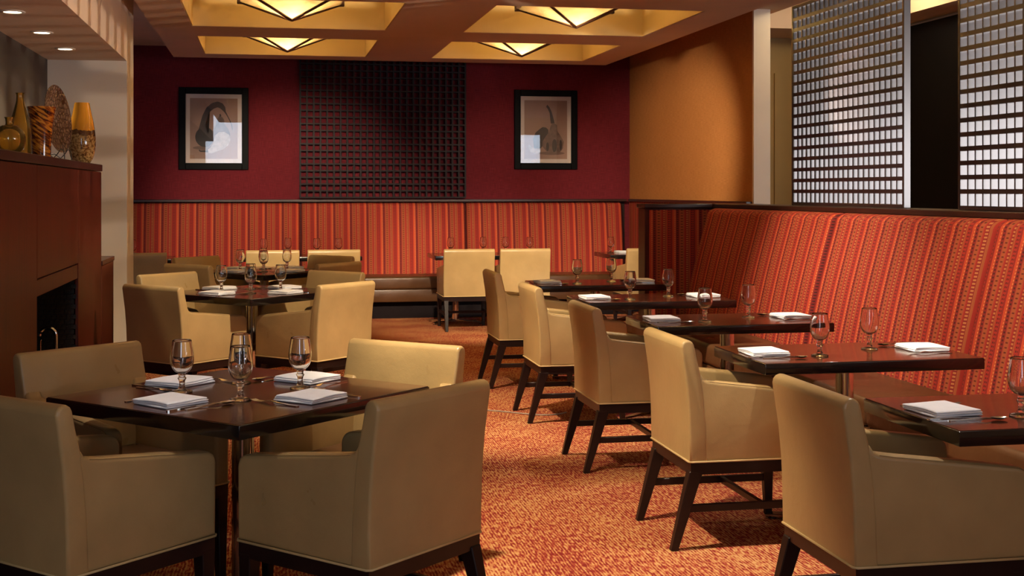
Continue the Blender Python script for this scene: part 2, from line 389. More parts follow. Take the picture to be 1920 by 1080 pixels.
# ------------------------------------------------------------------ the room shell
XL, XR, YB, YF, ZC = -3.2, 4.33, 15.0, -3.0, 3.08
struct(box('floor', (XL - .2, 10.8, YF - .2, YB + .2, -0.1, 0.0), 'carpet'), 'orange and red flecked woven carpet')
struct(box('wall_back', (XL, XR + .15, YB, YB + .15, 0, 3.6), 'wall_burgundy'), 'burgundy fabric covered far wall')
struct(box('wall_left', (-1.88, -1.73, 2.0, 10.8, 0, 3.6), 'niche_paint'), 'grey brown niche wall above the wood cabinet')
struct(box('wall_right', (XR, XR + .15, 10.99, YB, 0, 3.6), 'wall_orange'), 'orange textured wall covering beside the booth')
struct(box('trim_1', (XR - .004, XR + .154, 10.955, 10.99, 0, 3.3), 'cream_paint'), 'cream end face of the orange wall')
struct(box('wall_column', (-1.85, -1.115, 10.8, 11.32, 0, 3.6), 'column_paint'), 'beige plaster column beside the wood cabinet')
struct(box('wall_left_far', (XL - .1, XL, 10.8, YB, 0, 3.6), 'column_paint'), 'plaster side wall of the far alcove')
struct(box('wall_left_near', (XL - .1, XL, YF, 2.0, 0, 3.6), 'column_paint'), 'plaster side wall behind the camera')
struct(box('wall_left_return', (XL - .1, -1.73, 2.0, 2.15, 0, 3.6), 'column_paint'), 'plaster return wall beside the niche')
struct(box('wall_right_near', (10.6, 10.7, YF, 13.2, 0, 3.6), 'tan_paint'), 'tan side wall of the neighbouring room')
struct(box('wall_passage', (4.48, 10.6, 13.0, 13.1, 0, 3.6), 'tan_paint'), 'tan wall of the passage beyond the column')
struct(box('trim_2', (5.36, 5.44, 12.97, 13.0, 0, 2.7), 'tan_paint'), 'tan pilaster edge on the passage wall')
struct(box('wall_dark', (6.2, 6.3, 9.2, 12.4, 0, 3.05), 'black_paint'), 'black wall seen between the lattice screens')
# wall behind the camera with two windows
def front_wall():
    WIN = ((-1.5, -0.4, 0.9, 3.4), (5.9, 7.05, 0.8, 2.9), (8.2, 10.3, 0.65, 2.55))
    bm = bmesh.new(); x = XL
    for x0, x1, z0, z1 in WIN:
        add_box(bm, x, x0, YF - .15, YF, 0, 3.6); add_box(bm, x0, x1, YF - .15, YF, 0, z0); add_box(bm, x0, x1, YF - .15, YF, z1, 3.6); x = x1
    add_box(bm, x, 10.7, YF - .15, YF, 0, 3.6)
    struct(finish('wall_front', bm, 'column_paint'), 'plaster wall with three windows behind the camera')
    for i, (x0, x1, z0, z1) in enumerate(WIN):
        bm = bmesh.new()
        for d in ((x0, x0 + .05, z0, z1), (x1 - .05, x1, z0, z1), (x0, x1, z0, z0 + .05), (x0, x1, z1 - .05, z1)):
            add_box(bm, d[0], d[1], YF - .1, YF - .04, d[2], d[3])
        struct(finish('window_%d' % (i + 1), bm, 'window_frame_paint'), 'window frame in the wall behind the camera')
front_wall()

# ceiling: flat field, dropped coffered panel, soffit over the niche
CX0, CX1, CZ, CTOP, CYF = -1.0, 3.88, 2.90, 3.32, 14.45
COLS = ((-0.655, 1.07), (1.775, 3.51))
ROWS = ((12.45, 14.05), (9.95, 11.70), (7.50, 9.20), (5.00, 6.70), (2.5, 4.2))
CN = 1.9   # near end of the low ceiling
AC = (4.6, 5.85, 9.2, 12.2)   # coffer of the neighbouring room
bm = bmesh.new()
add_box(bm, XL - .1, CX0, CN, YB, ZC, 3.7); add_box(bm, CX0, CX1, CYF, YB, ZC, 3.7)
add_box(bm, CX1, AC[0], CN, YB, ZC, 3.7); add_box(bm, AC[1], 10.7, CN, YB, ZC, 3.7)
add_box(bm, AC[0], AC[1], CN, AC[2], ZC, 3.7); add_box(bm, AC[0], AC[1], AC[3], YB, ZC, 3.7)
add_box(bm, XL - .1, 10.7, YF - .15, CN, 3.6, 3.7); add_box(bm, CX0, CX1, CN, CN + .05, CTOP + .05, 3.7)
struct(finish('ceiling', bm, 'ceiling_paint'), 'flat beige ceiling around the coffered panel')
struct(box('ceiling_recess', (AC[0] - .1, AC[1] + .1, AC[2] - .1, AC[3] + .1, 3.40, 3.45), 'coffer_paint'), 'lit recess in the ceiling of the neighbouring room')
bm = bmesh.new()
xs = [CX0] + [v for c in COLS for v in c] + [CX1]
yrows = sorted(ROWS)
ys = [CN] + [v for r in yrows for v in r] + [CYF]
for i in range(0, len(xs), 2): add_box(bm, xs[i], xs[i + 1], CN, CYF, CZ, CTOP)
for j in range(0, len(ys), 2):
    for a, b in COLS: add_box(bm, a, b, ys[j], ys[j + 1], CZ, CTOP)
cl = struct(finish('ceiling_coffered', bm, 'ceiling_paint'), 'dropped ceiling panel with square lit coffers')
for a, b in COLS:
    for r0, r1 in ROWS:
        t = 0.012; bm = bmesh.new()
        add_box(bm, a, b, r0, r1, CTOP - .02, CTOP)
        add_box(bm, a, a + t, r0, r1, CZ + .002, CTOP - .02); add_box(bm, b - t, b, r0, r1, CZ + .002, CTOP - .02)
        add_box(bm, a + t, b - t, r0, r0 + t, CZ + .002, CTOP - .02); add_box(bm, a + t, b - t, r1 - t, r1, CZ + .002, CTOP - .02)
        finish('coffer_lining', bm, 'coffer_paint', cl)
box('coffer_backing', (CX0, CX1, CN, CYF, CTOP, CTOP + .05), 'ceiling_paint', cl)
SZ = 2.49
struct(box('ceiling_soffit', (-1.80, -1.115, 2.0, 10.80, SZ, 3.4), 'soffit_paint'), 'beige soffit with round downlights over the niche')

# ------------------------------------------------------------------ downlights
def downlight(loc, label, watts=0, spot=None, group='soffit downlights'):
    t = thing('downlight', label, 'downlight', loc, 0, group)
    bm = bmesh.new(); lathe(bm, [(0.050, -0.001), (0.072, -0.001), (0.074, -0.005), (0.070, -0.008), (0.052, -0.008), (0.050, -0.006)], 28, closed=True)
    finish('trim_ring', bm, 'trim_white', t, smooth=40)
    bm = bmesh.new(); lathe(bm, [(0, -0.004), (0.030, -0.0045), (0.050, -0.003)], 28)
    finish('lens', bm, 'lamp_lens', t, smooth=60)
    if watts:
        light('downlight_spot', 'SPOT', (loc[0], loc[1], loc[2] - .02), watts, WARM, target=(loc[0] + 0.05, loc[1], 0), spot_size=R(84), spot_blend=1.0, shadow_soft_size=0.04)
for (y, where) in ((9.93, 'farthest, beside the column'), (8.93, 'middle one above the plate'), (7.93, 'nearest the camera')):
    downlight((-1.465, y, SZ), 'round recessed soffit downlight, ' + where, 34)
AIM = ['the nearer aisle chairs', 'the farther aisle chairs', 'the two far chairs before the banquette', 'the middle square table', 'the far booth cushion', 'the near booth cushion',
       'the far banquette left of centre', 'the far banquette near the corner', 'the orange wall', 'the nearest square table', 'the near booth tables', 'the far booth tables']
for i, (x, y, z, tt, e, a) in enumerate(SPOTS):
    downlight((x, y, z + .002), 'round recessed ceiling spot above the frame, aimed at ' + AIM[i], 0, group='coffered ceiling spots')

# ------------------------------------------------------------------ coffer lamps
def make_lamp():
    t = thing('ceiling_lamp', 'x', 'ceiling lamp')
    hw, zt, za = 0.43, 0.16, -0.035
    cs = [(-hw, -hw), (hw, -hw), (hw, hw), (-hw, hw)]
    for i in range(4):
        a, b = cs[i], cs[(i + 1) % 4]
        bm = bmesh.new()
        va, vb, vc = Vector((*a, zt)), Vector((*b, zt)), Vector((0, 0, za))
        n = (vb - va).cross(vc - va).normalized() * 0.004
        A = [bm.verts.new(v) for v in (va, vb, vc)]; B = [bm.verts.new(v + n) for v in (va, vb, vc)]
        bm.faces.new(A); bm.faces.new(B[::-1])
        for k in range(3): bm.faces.new((A[k], B[k], B[(k + 1) % 3], A[(k + 1) % 3]))
        bmesh.ops.recalc_face_normals(bm, faces=bm.faces[:])
        finish('glass_panel', bm, 'alabaster_shade', t)
    for c in cs:
        bm = bmesh.new(); tube(bm, [(c[0], c[1], zt), (0, 0, za - .008)], 0.013, 6); finish('rib', bm, 'rib_bronze', t)
        s = 0.028; px, py = c[0] * 1.0, c[1] * 1.0
        box('corner_post', (px - s, px + s, py - s, py + s, zt - 0.015, zt + 0.10), 'rib_bronze', t, bev=0.004, seg=1)
        bm = bmesh.new(); tube(bm, [(px, py, zt + .09), (px * .97, py * .97, 0.398)], 0.008, 6); finish('hanger', bm, 'rib_bronze', t)
    for i in range(4):
        a, b = cs[i], cs[(i + 1) % 4]; e = 1.12
        mx, my = (a[0] + b[0]) / 2, (a[1] + b[1]) / 2
        pa = (mx + (a[0] - mx) * e, my + (a[1] - my) * e, zt + .045); pb = (mx + (b[0] - mx) * e, my + (b[1] - my) * e, zt + .045)
        bm = bmesh.new(); tube(bm, [pa, pb], 0.014, 4); finish('rim_bar', bm, 'rib_bronze', t)
    return t
lamp0 = None
LNAME = {(0, 0): 'farthest on the left', (0, 1): 'second row on the left', (1, 0): 'farthest on the right', (1, 1): 'second row on the right'}
for ci, (a, b) in enumerate(COLS):
    for ri, (r0, r1) in enumerate(ROWS[:5]):
        loc = ((a + b) / 2, (r0 + r1) / 2, CZ)
        lab = 'glowing alabaster pyramid lamp in ceiling coffer, ' + LNAME.get((ci, ri), ('third', 'fourth', 'fifth')[ri - 2] + ' row on the ' + ('left', 'right')[ci])
        if lamp0 is None:
            lamp0 = make_lamp(); lamp0.location = loc; lamp0['label'] = lab; lamp0['group'] = 'coffer lamps'
        else: dup(lamp0, loc, 0, lab, 'coffer lamps')
        light('lamp_bulb', 'POINT', (loc[0], loc[1], CZ + 0.10), 21 if ri < 3 else 7, LAMP, shadow_soft_size=0.05)
light('recess_bulb', 'POINT', (5.2, 10.6, 3.25), 18, LAMP, shadow_soft_size=0.1)

# ------------------------------------------------------------------ lattices
def lattice(name, label, L, H, ncol, nrow, tv, th, dep, mat, loc, rz, frame=0.0, fdep=None):
    """local x along the width, z up, y depth"""
    t = thing(name, label, 'lattice', loc, rz)
    fd = fdep or dep
    if frame:
        for x0 in (0, L - frame): box('frame_stile', (x0, x0 + frame, -fd / 2, fd / 2, 0, H), mat, t, bev=0.003, seg=1)
        for z0 in (0, H - frame): box('frame_rail', (frame, L - frame, -fd / 2, fd / 2, z0, z0 + frame), mat, t, bev=0.003, seg=1)
    i0, i1 = frame, L - frame; j0, j1 = frame, H - frame
    vs = hs = None
    for i in range(1 if frame else 0, ncol if frame else ncol + 1):
        x = i0 + (i1 - i0) * i / ncol
        if vs is None: vs = s = box('slat', (-tv / 2, tv / 2, -dep / 2, dep / 2, j0, j1), mat, t); 
        else: s = vs.copy(); C.objects.link(s)
        s.location = (x, 0, 0)
    for j in range(1 if frame else 0, nrow if frame else nrow + 1):
        z = j0 + (j1 - j0) * j / nrow
        if hs is None: hs = s = box('slat', (i0, i1, -dep / 2 - .001, dep / 2 - .001, -th / 2, th / 2), mat, t)
        else: s = hs.copy(); C.objects.link(s)
        s.location = (0, 0, z)
    return t
lattice('wall_lattice', 'dark wooden lattice panel mounted on the burgundy wall between two pictures', 1.92, 1.70, 25, 22, 0.020, 0.017, 0.072, 'lattice_wood', (0.38, 14.955, 1.36), 0)
lattice('lattice_screen', 'tall dark wooden lattice screen standing on the booth ledge next to the cream column', 1.62, 1.40, 22, 18, 0.011, 0.024, 0.038, 'screen_wood', (3.66, 8.50, 1.335), R(-90), frame=0.022, fdep=0.045)
lattice('lattice_screen', 'tall dark wooden lattice screen cut by the right edge of the photo', 1.62, 1.62, 22, 21, 0.011, 0.024, 0.038, 'screen_wood', (3.62, 6.22, 1.335), R(-90), frame=0.022, fdep=0.045)

# ------------------------------------------------------------------ banquettes
def cushion(name, parent, w_, z0, z1, lean, thick, loc, rz, edge=0.05):
    """local x along width, front faces -y; y=0 is the wall plane; lean: bottom stands this far in front of the top"""
    bm = bmesh.new(); prof = []
    nz = 10
    for k in range(nz + 1):
        t = k / nz; prof.append((-(thick + lean * (1 - t)) - 0.012 * math.sin(math.pi * t), z0 + (z1 - z0 - 0.06) * t))
    y1, zt = prof[-1]
    for k in range(1, 8):
        a = math.pi / 2 * k / 7; prof.append((y1 + thick * 0.95 * (1 - math.cos(a)), zt + 0.06 * math.sin(a)))
    nx = 28; xs = []
    for i in range(nx + 1):
        s = i / nx
        xs.append(-w_ / 2 + w_ * (0.5 - 0.5 * math.cos(math.pi * s)))
    grid = []
    for x in xs:
        s = max(0.0, (abs(x) - (w_ / 2 - edge)) / edge); d = 1 - math.sqrt(max(0, 1 - min(1, s) ** 2))
        grid.append([bm.verts.new((x, min(-0.002, y + edge * d), z - 0.012 * d * (z - z0))) for y, z in prof])
    for i in range(nx):
        for k in range(len(prof) - 1): bm.faces.new((grid[i][k], grid[i + 1][k], grid[i + 1][k + 1], grid[i][k + 1]))
    # close the back
    bk = [bm.verts.new((x, 0, z)) for x, z in ((-w_ / 2, z0), (w_ / 2, z0), (w_ / 2, z1), (-w_ / 2, z1))]
    bm.faces.new(bk[::-1])
    bmesh.ops.recalc_face_normals(bm, faces=bm.faces[:])
    return finish(name, bm, 'striped_fabric', parent, loc=loc, rz=rz, smooth=60)
def seat_pad(parent, w_, d0, d1, z0, z1, loc, rz):
    o = box('seat_cushion', (-w_ / 2 + .002, w_ / 2 - .002, -d1, -d0, z0, z1), 'leather_seat_shaded', parent, bev=0.03, seg=4, loc=loc, rz=rz); return o
# far banquette
bq = thing('banquette', 'long striped red banquette with tan leather seat along the far wall', 'banquette', (0, YB, 0))
for x0, x1 in ((-2.6, -1.53), (-1.53, 0.385), (0.385, 2.30), (2.30, 4.21)):
    cushion('back_cushion', bq, x1 - x0 - .006, 0.44, 1.305, 0.10, 0.10, ((x0 + x1) / 2, -.02, 0), 0)
    seat_pad(bq, x1 - x0, 0.16, 0.70, 0.33, 0.475, ((x0 + x1) / 2, 0, 0), 0)
    box('seat_front', (x0 + .002, x1 - .002, -.69, -.2, 0.19, 0.33), 'leather_seat_shaded', bq, bev=0.012)
box('plinth', (-2.6, 4.21, -.58, -.05, 0, 0.19), 'plinth', bq)
box('backboard', (-2.6, 4.258, -.022, -.001, 0.2, 1.306), 'dark_wood', bq)
box('top_rail', (-2.6, 4.258, -.13, -.001, 1.308, 1.338), 'mahogany_dark', bq, bev=0.004, seg=1)
# wainscot on the orange wall in the far corner
ws = thing('wainscot_panel', 'striped fabric wainscot panel with wood cap on the orange wall in the far corner', 'wainscot', (XR, 0, 0))
bm = bmesh.new(); add_box(bm, -1.96, 1.96, -.03, -.002, 0.0, 1.308)
finish('fabric_panel', bm, 'striped_fabric', ws, loc=(-0.002, 12.95, 0), rz=R(-90))
box('cap_rail', (-.06, -.002, 11.0, 14.86, 1.308, 1.338), 'mahogany_dark', ws, bev=0.003, seg=1)
# near booth on the right
LX = 3.45
bb = thing('banquette', 'long leaning orange striped booth back with tan seat along the ledge wall', 'banquette', (0, 0, 0))
for y0, y1 in ((7.31, 9.62), (5.56, 7.31), (3.80, 5.56), (2.05, 3.80)):
    cushion('back_cushion', bb, y1 - y0 - .006, 0.42, 1.30, 0.20, 0.09, (LX + .03, (y0 + y1) / 2, 0), R(-90), edge=0.06)
    seat_pad(bb, y1 - y0, 0.24, 0.74, 0.33, 0.465, (LX + .03, (y0 + y1) / 2, 0), R(-90))
    box('seat_front', (LX - .70, LX - .2, y0 + .002, y1 - .002, 0.17, 0.33), 'leather_seat_shaded', bb, bev=0.012)
box('plinth', (LX - .58, LX + .02, 2.05, 9.62, 0, 0.17), 'plinth', bb)
lw = struct(box('wall_ledge', (LX + .035, LX + .33, 0.5, 9.90, 0, 1.30), 'mahogany_dark'), 'low dark wood partition behind the striped booth')
box('ledge_cap', (LX + .034, LX + .36, 0.5, 9.92, 1.30, 1.333), 'mahogany_dark', lw, bev=0.004, seg=1)
wg = thing('booth_end_panel', 'dark striped fabric end panel with wood edge closing the far end of the booth', 'panel', (0, 0, 0))
box('wood_core', (2.93, LX + .03, 9.72, 9.90, 0, 1.30), 'mahogany', wg, bev=0.003, seg=1)
bm = bmesh.new(); add_box(bm, -.235, .285, -.02, 0, 0.1, 1.285); finish('fabric_panel', bm, 'striped_fabric', wg, loc=(3.20, 9.72, 0))
box('top_cap', (2.92, LX + .031, 9.69, 9.92, 1.30, 1.333), 'mahogany_dark', wg, bev=0.004, seg=1)

# ------------------------------------------------------------------ pictures
def picture(label, x0, x1, z0, z1, gourds):
    W, H = x1 - x0, z1 - z0
    t = thing('framed_picture', label, 'picture', (x0, YB, z0), 0)
    f = 0.075
    for d in ((0, f, 0, H), (W - f, W, 0, H), (f, W - f, 0, f), (f, W - f, H - f, H)):
        box('frame_bar', (d[0], d[1], -.035, -.001, d[2], d[3]), 'black_frame', t, bev=0.004, seg=1)
    box('mat_board', (f - .005, W - f + .005, -.012, -.002, f - .005, H - f + .005), 'mat_board', t)
    m = 0.048; px0, px1, pz0, pz1 = f + m, W - f - m, f + m, H - f - m
    pr = box('print', (px0, px1, -.0135, -.012, pz0, pz1), 'print_paper', t)
    for k, (mat, pts) in enumerate(gourds):
        bm = bmesh.new(); y = -.0137 - .0003 * k
        vs = [bm.verts.new((px0 + (px1 - px0) * u, y, pz1 - (pz1 - pz0) * v)) for u, v in pts]
        fc = bm.faces.new(vs); bmesh.ops.triangulate(bm, faces=[fc]); bmesh.ops.recalc_face_normals(bm, faces=bm.faces[:])
        finish('printed_shape', bm, mat, pr)
    box('glass_pane', (f - .002, W - f + .002, -.020, -.018, f - .002, H - f + .002), 'picture_pane', t)
def ell(cx, cy, rx, ry, n=28, rot=0, a0=0, a1=2 * math.pi):
    c, s = math.cos(rot), math.sin(rot)
    return [(cx + rx * math.cos(a) * c - ry * math.sin(a) * s, cy + rx * math.cos(a) * s + ry * math.sin(a) * c) for a in [a0 + (a1 - a0) * k / n for k in range(n)]]
def sweep(pts, wd):
    L, Rr = [], []
    for i, p in enumerate(pts):
        a = pts[max(0, i - 1)]; b = pts[min(len(pts) - 1, i + 1)]
        dx, dy = b[0] - a[0], b[1] - a[1]; l = math.hypot(dx, dy) or 1
        L.append((p[0] - dy / l * wd[i], p[1] + dx / l * wd[i])); Rr.append((p[0] + dy / l * wd[i], p[1] - dx / l * wd[i]))
    return L + Rr[::-1]
g_left = [('gourd_shadow', ell(0.36, 0.82, 0.30, 0.035)),
          ('gourd_dark', ell(0.31, 0.64, 0.20, 0.165)),
          ('gourd_dark', sweep([(0.27, 0.60), (0.26, 0.45), (0.31, 0.30), (0.38, 0.19), (0.48, 0.125), (0.58, 0.10), (0.66, 0.125), (0.71, 0.17), (0.73, 0.215)], [0.12, 0.055, 0.05, 0.05, 0.05, 0.048, 0.048, 0.04, 0.02])),
          ('gourd_dark', sweep([(0.72, 0.20), (0.78, 0.28), (0.84, 0.37), (0.88, 0.45), (0.89, 0.52)], [0.018, 0.010, 0.009, 0.009, 0.008])),
          ('gourd_stripe', [(0.57, 0.34), (0.62, 0.29), (0.68, 0.31), (0.72, 0.36), (0.72, 0.42), (0.80, 0.50), (0.85, 0.60), (0.80, 0.70), (0.62, 0.72), (0.49, 0.66), (0.47, 0.55), (0.53, 0.46), (0.57, 0.41)]),
          ('gourd_dark', sweep([(0.64, 0.30), (0.63, 0.26)], [0.018, 0.014])),
          ('gourd_pale', [(0.52, 0.62), (0.60, 0.56), (0.72, 0.55), (0.82, 0.60), (0.85, 0.68), (0.80, 0.78), (0.70, 0.84), (0.58, 0.87), (0.46, 0.91), (0.38, 0.90), (0.36, 0.86), (0.42, 0.82), (0.48, 0.76)]),
          ('gourd_dark', sweep([(0.38, 0.875), (0.29, 0.875), (0.22, 0.875), (0.19, 0.855)], [0.02, 0.014, 0.012, 0.012]))]
g_right = [('gourd_shadow', ell(0.64, 0.90, 0.30, 0.03)),
           ('gourd_dark', [(0.34, 0.50), (0.42, 0.455), (0.50, 0.46), (0.56, 0.50), (0.56, 0.62), (0.46, 0.74), (0.38, 0.82), (0.22, 0.82), (0.20, 0.66), (0.26, 0.55)]),
           ('gourd_pale', sweep([(0.10, 0.76), (0.16, 0.84), (0.26, 0.87), (0.38, 0.86)], [0.02, 0.045, 0.045, 0.015])),
           ('gourd_stripe', [(0.62, 0.42), (0.68, 0.375), (0.76, 0.42), (0.77, 0.52), (0.84, 0.60), (0.92, 0.70), (0.90, 0.82), (0.82, 0.89), (0.66, 0.90), (0.52, 0.87), (0.42, 0.79), (0.42, 0.70), (0.50, 0.61), (0.57, 0.54)]),
           ('gourd_dark', ell(0.70, 0.77, 0.055, 0.11)), ('gourd_dark', ell(0.54, 0.79, 0.035, 0.075)), ('gourd_dark', ell(0.85, 0.76, 0.03, 0.09)),
           ('gourd_dark', sweep([(0.66, 0.39), (0.645, 0.30), (0.61, 0.20), (0.565, 0.13), (0.52, 0.09)], [0.045, 0.03, 0.026, 0.024, 0.022]))]
picture('black framed print of a curved dark gourd on the burgundy wall near the column', -0.98, -0.204, 1.678, 2.615, g_left)
picture('black framed print of a striped gourd with tall stem beside the orange wall', 2.90, 3.67, 1.694, 2.642, g_right)

# ------------------------------------------------------------------ wood service cabinet
FX = -1.10
cb = thing('service_cabinet', 'tall mahogany service cabinet with open dark niche below the glass vases', 'cabinet', (0, 0, 0))
OY0, OY1, OZ = 6.57, 7.96, 0.915
bk = -1.728
box('side_panel', (bk, FX - .02, 9.0, 9.04, 0, 1.565), 'mahogany', cb)
box('side_panel', (bk, FX - .02, 4.0, 4.04, 0, 1.565), 'mahogany', cb)
box('front_panel', (FX - .02, FX, 4.0, 5.18, 0, 1.563), 'mahogany', cb, bev=0.003, seg=1)
box('front_panel', (FX - .02, FX, 5.186, OY0 - .003, 0, 1.563), 'mahogany', cb, bev=0.003, seg=1)
box('front_panel', (FX - .02, FX, OY0 + .003, OY1 - .003, 1.005, 1.563), 'mahogany', cb, bev=0.003, seg=1)
box('lintel', (FX - .025, FX - .004, OY0 + .003, OY1 - .003, OZ, 0.998), 'mahogany', cb, bev=0.003, seg=1)
box('front_panel', (FX - .02, FX, OY1 + .003, 9.04, 0, 1.563), 'mahogany', cb, bev=0.003, seg=1)
box('top_board', (bk, FX + .006, 4.0, 9.05, 1.567, 1.612), 'mahogany_dark', cb, bev=0.003, seg=1)
box('niche_back', (bk, bk + .02, OY0 - .2, OY1 + .2, 0, 1.0), 'tile_black', cb)
box('niche_side', (bk + .02, FX - .03, OY0 - .04, OY0 - .002, 0, 1.0), 'black_paint', cb)
box('niche_ceiling', (bk + .02, FX - .03, OY0, OY1, OZ + .001, OZ + .03), 'black_paint', cb)
box('niche_counter', (bk + .02, FX - .03, OY0, OY1, 0.30, 0.34), 'black_paint', cb)
# small dark tiles on the far side of the niche
side = box('niche_side', (bk + .02, FX - .03, OY1 + .004, OY1 + .04, 0, 1.0), 'black_paint', cb)
tile0 = None
for i in range(10):
    for k in range(19):
        if tile0 is None: tile0 = s = box('tile', (0, 0.054, -.004, 0.0, 0, 0.026), 'tile_black', side)
        else: s = tile0.copy(); C.objects.link(s)
        s.location = (bk + .028 + i * 0.058 + (0.012 if k % 2 else 0), OY1 + .004 - random.random() * 0.003, 0.345 + k * 0.030)
lc = thing('low_cabinet', 'low mahogany side cabinet between the tall cabinet and the plaster column', 'cabinet', (0, 0, 0))
box('body', (bk, FX, 9.06, 9.74, 0, 0.925), 'mahogany', lc, bev=0.003, seg=1)
box('top_board', (bk, FX + .006, 9.055, 9.75, 0.927, 0.96), 'mahogany_dark', lc, bev=0.003, seg=1)
# faucet and pot inside the niche
fa = thing('gooseneck_faucet', 'slim chrome gooseneck faucet in the dark cabinet niche', 'faucet', (-1.18, 7.66, 0.34))
pts = [(0, 0, 0), (0, 0, 0.27)] + [(-0.045 * (1 - math.cos(a)), 0, 0.27 + 0.045 * math.sin(a)) for a in [math.pi * k / 10 for k in range(1, 11)]]
bm = bmesh.new(); tube(bm, pts, 0.010, 10); finish('spout', bm, 'chrome', fa, smooth=50)
bm = bmesh.new(); lathe(bm, [(0, 0), (0.028, 0), (0.028, 0.012), (0.014, 0.03), (0, 0.03)], 20); finish('base', bm, 'chrome', fa, smooth=50)
pt = thing('lidded_pot', 'round dark metal pot with knobbed lid in the cabinet niche', 'pot', (-1.225, 7.42, 0.34)); pt.scale = (0.9, 0.9, 1.4)
bm = bmesh.new(); lathe(bm, [(0, 0), (0.06, 0), (0.085, 0.03), (0.085, 0.075), (0.075, 0.10), (0, 0.10)], 28); finish('body', bm, 'copper_pot', pt, smooth=50)
ld_ = None
bm = bmesh.new(); lathe(bm, [(0.076, 0.101), (0.06, 0.125), (0.02, 0.145), (0, 0.147)], 28); ld_ = finish('lid', bm, 'chrome', pt, smooth=50)
bm = bmesh.new(); lathe(bm, [(0.004, 0.146), (0.004, 0.19), (0.008, 0.195), (0, 0.20)], 12); finish('knob', bm, 'chrome', ld_, smooth=50)

# ------------------------------------------------------------------ vases on the cabinet
CT = 1.613
def vase(name, label, loc, prof, mat, thick=0.004, close_in=True):
    out = prof; inn = [(max(0.0, r - thick), z + (thick if i == 0 else 0)) for i, (r, z) in enumerate(prof)][::-1]
    bm = bmesh.new(); lathe(bm, [(0, out[0][1])] + out + inn + [(0, out[0][1] + thick)], 40)
    o = finish(name, bm, mat, loc=loc, smooth=50)
    return tag(o, label, 'vase', 'glass vases on the cabinet')
def smoothprof(pts, n=28):
    res = []
    for k in range(n + 1):
        t = k / n * (len(pts) - 1); i = min(int(t), len(pts) - 2); f = t - i
        p0, p1, p2, p3 = pts[max(0, i - 1)], pts[i], pts[i + 1], pts[min(len(pts) - 1, i + 2)]
        res.append(tuple(0.5 * ((2 * p1[d]) + (-p0[d] + p2[d]) * f + (2 * p0[d] - 5 * p1[d] + 4 * p2[d] - p3[d]) * f * f + (-p0[d] + 3 * p1[d] - 3 * p2[d] + p3[d]) * f ** 3) for d in (0, 1)))
    return res
vase('art_vase', 'tall amber vase with speckled brown base, closest to the column', (-1.19, 8.78, CT), smoothprof([(0.048, 0), (0.074, 0.05), (0.086, 0.12), (0.084, 0.19), (0.073, 0.27), (0.060, 0.33), (0.047, 0.40)]), 'mottled_glass')
vase('tapered_vase', 'flared vase with dark brown and amber swirls before the round plate', (-1.22, 7.42, CT), smoothprof([(0.050, 0), (0.052, 0.08), (0.058, 0.17), (0.066, 0.23), (0.077, 0.285)]), 'swirl_glass')
vase('bottle_vase', 'tall clear amber glass bottle vase behind the round one', (-1.31, 7.30, CT), smoothprof([(0.050, 0), (0.058, 0.03), (0.058, 0.14), (0.050, 0.20), (0.030, 0.27), (0.020, 0.31), (0.019, 0.34), (0.024, 0.352)]), 'amber_glass')
vase('round_vase', 'squat round clear amber glass vase nearest the left edge', (-1.22, 6.53, CT), smoothprof([(0.035, 0), (0.062, 0.025), (0.074, 0.065), (0.068, 0.105), (0.040, 0.135), (0.020, 0.142), (0.019, 0.165), (0.024, 0.178)]), 'amber_glass')
pl = thing('display_plate', 'large oval pebbled bronze plate propped on a wire stand', 'plate', (-1.33, 8.50, CT))
def disc():
    bm = bmesh.new(); lathe(bm, [(0, 0.0), (0.10, 0.004), (0.17, 0.016), (0.213, 0.034), (0.216, 0.040), (0.17, 0.026), (0.10, 0.013), (0, 0.010)], 48)
    for v in bm.verts: v.co.y *= 0.93
    o = finish('plate_disc', bm, 'pebbled_plate', pl, smooth=50)
    o.location = (0.0, 0, 0.275); o.rotation_euler = (0, R(84), R(-14)); return o
disc()
ps = thing('plate_stand', 'small black wire stand holding up the pebbled plate', 'stand', (-1.33, 8.50, CT))
ca, sa = math.cos(R(-14)), math.sin(R(-14))
for s in (-1, 1):
    bm = bmesh.new()
    L2 = [(-0.10, 0.0), (-0.05, 0.05), (-0.01, 0.058), (0.03, 0.03), (0.055, 0.055), (0.075, 0.085), (0.095, 0.075), (0.10, 0.04), (0.10, 0.004)]
    pts = [(u * ca - s * 0.055 * sa, u * sa + s * 0.055 * ca, max(0.004, z)) for u, z in L2]
    tube(bm, pts, 0.0035, 6); finish('wire_leg', bm, 'black_iron', ps, smooth=60)
bm = bmesh.new(); tube(bm, [(-0.05 * ca + 0.055 * sa, -0.05 * sa - 0.055 * ca, 0.05), (-0.05 * ca - 0.055 * sa, -0.05 * sa + 0.055 * ca, 0.05)], 0.0035, 6); finish('wire_bar', bm, 'black_iron', ps)

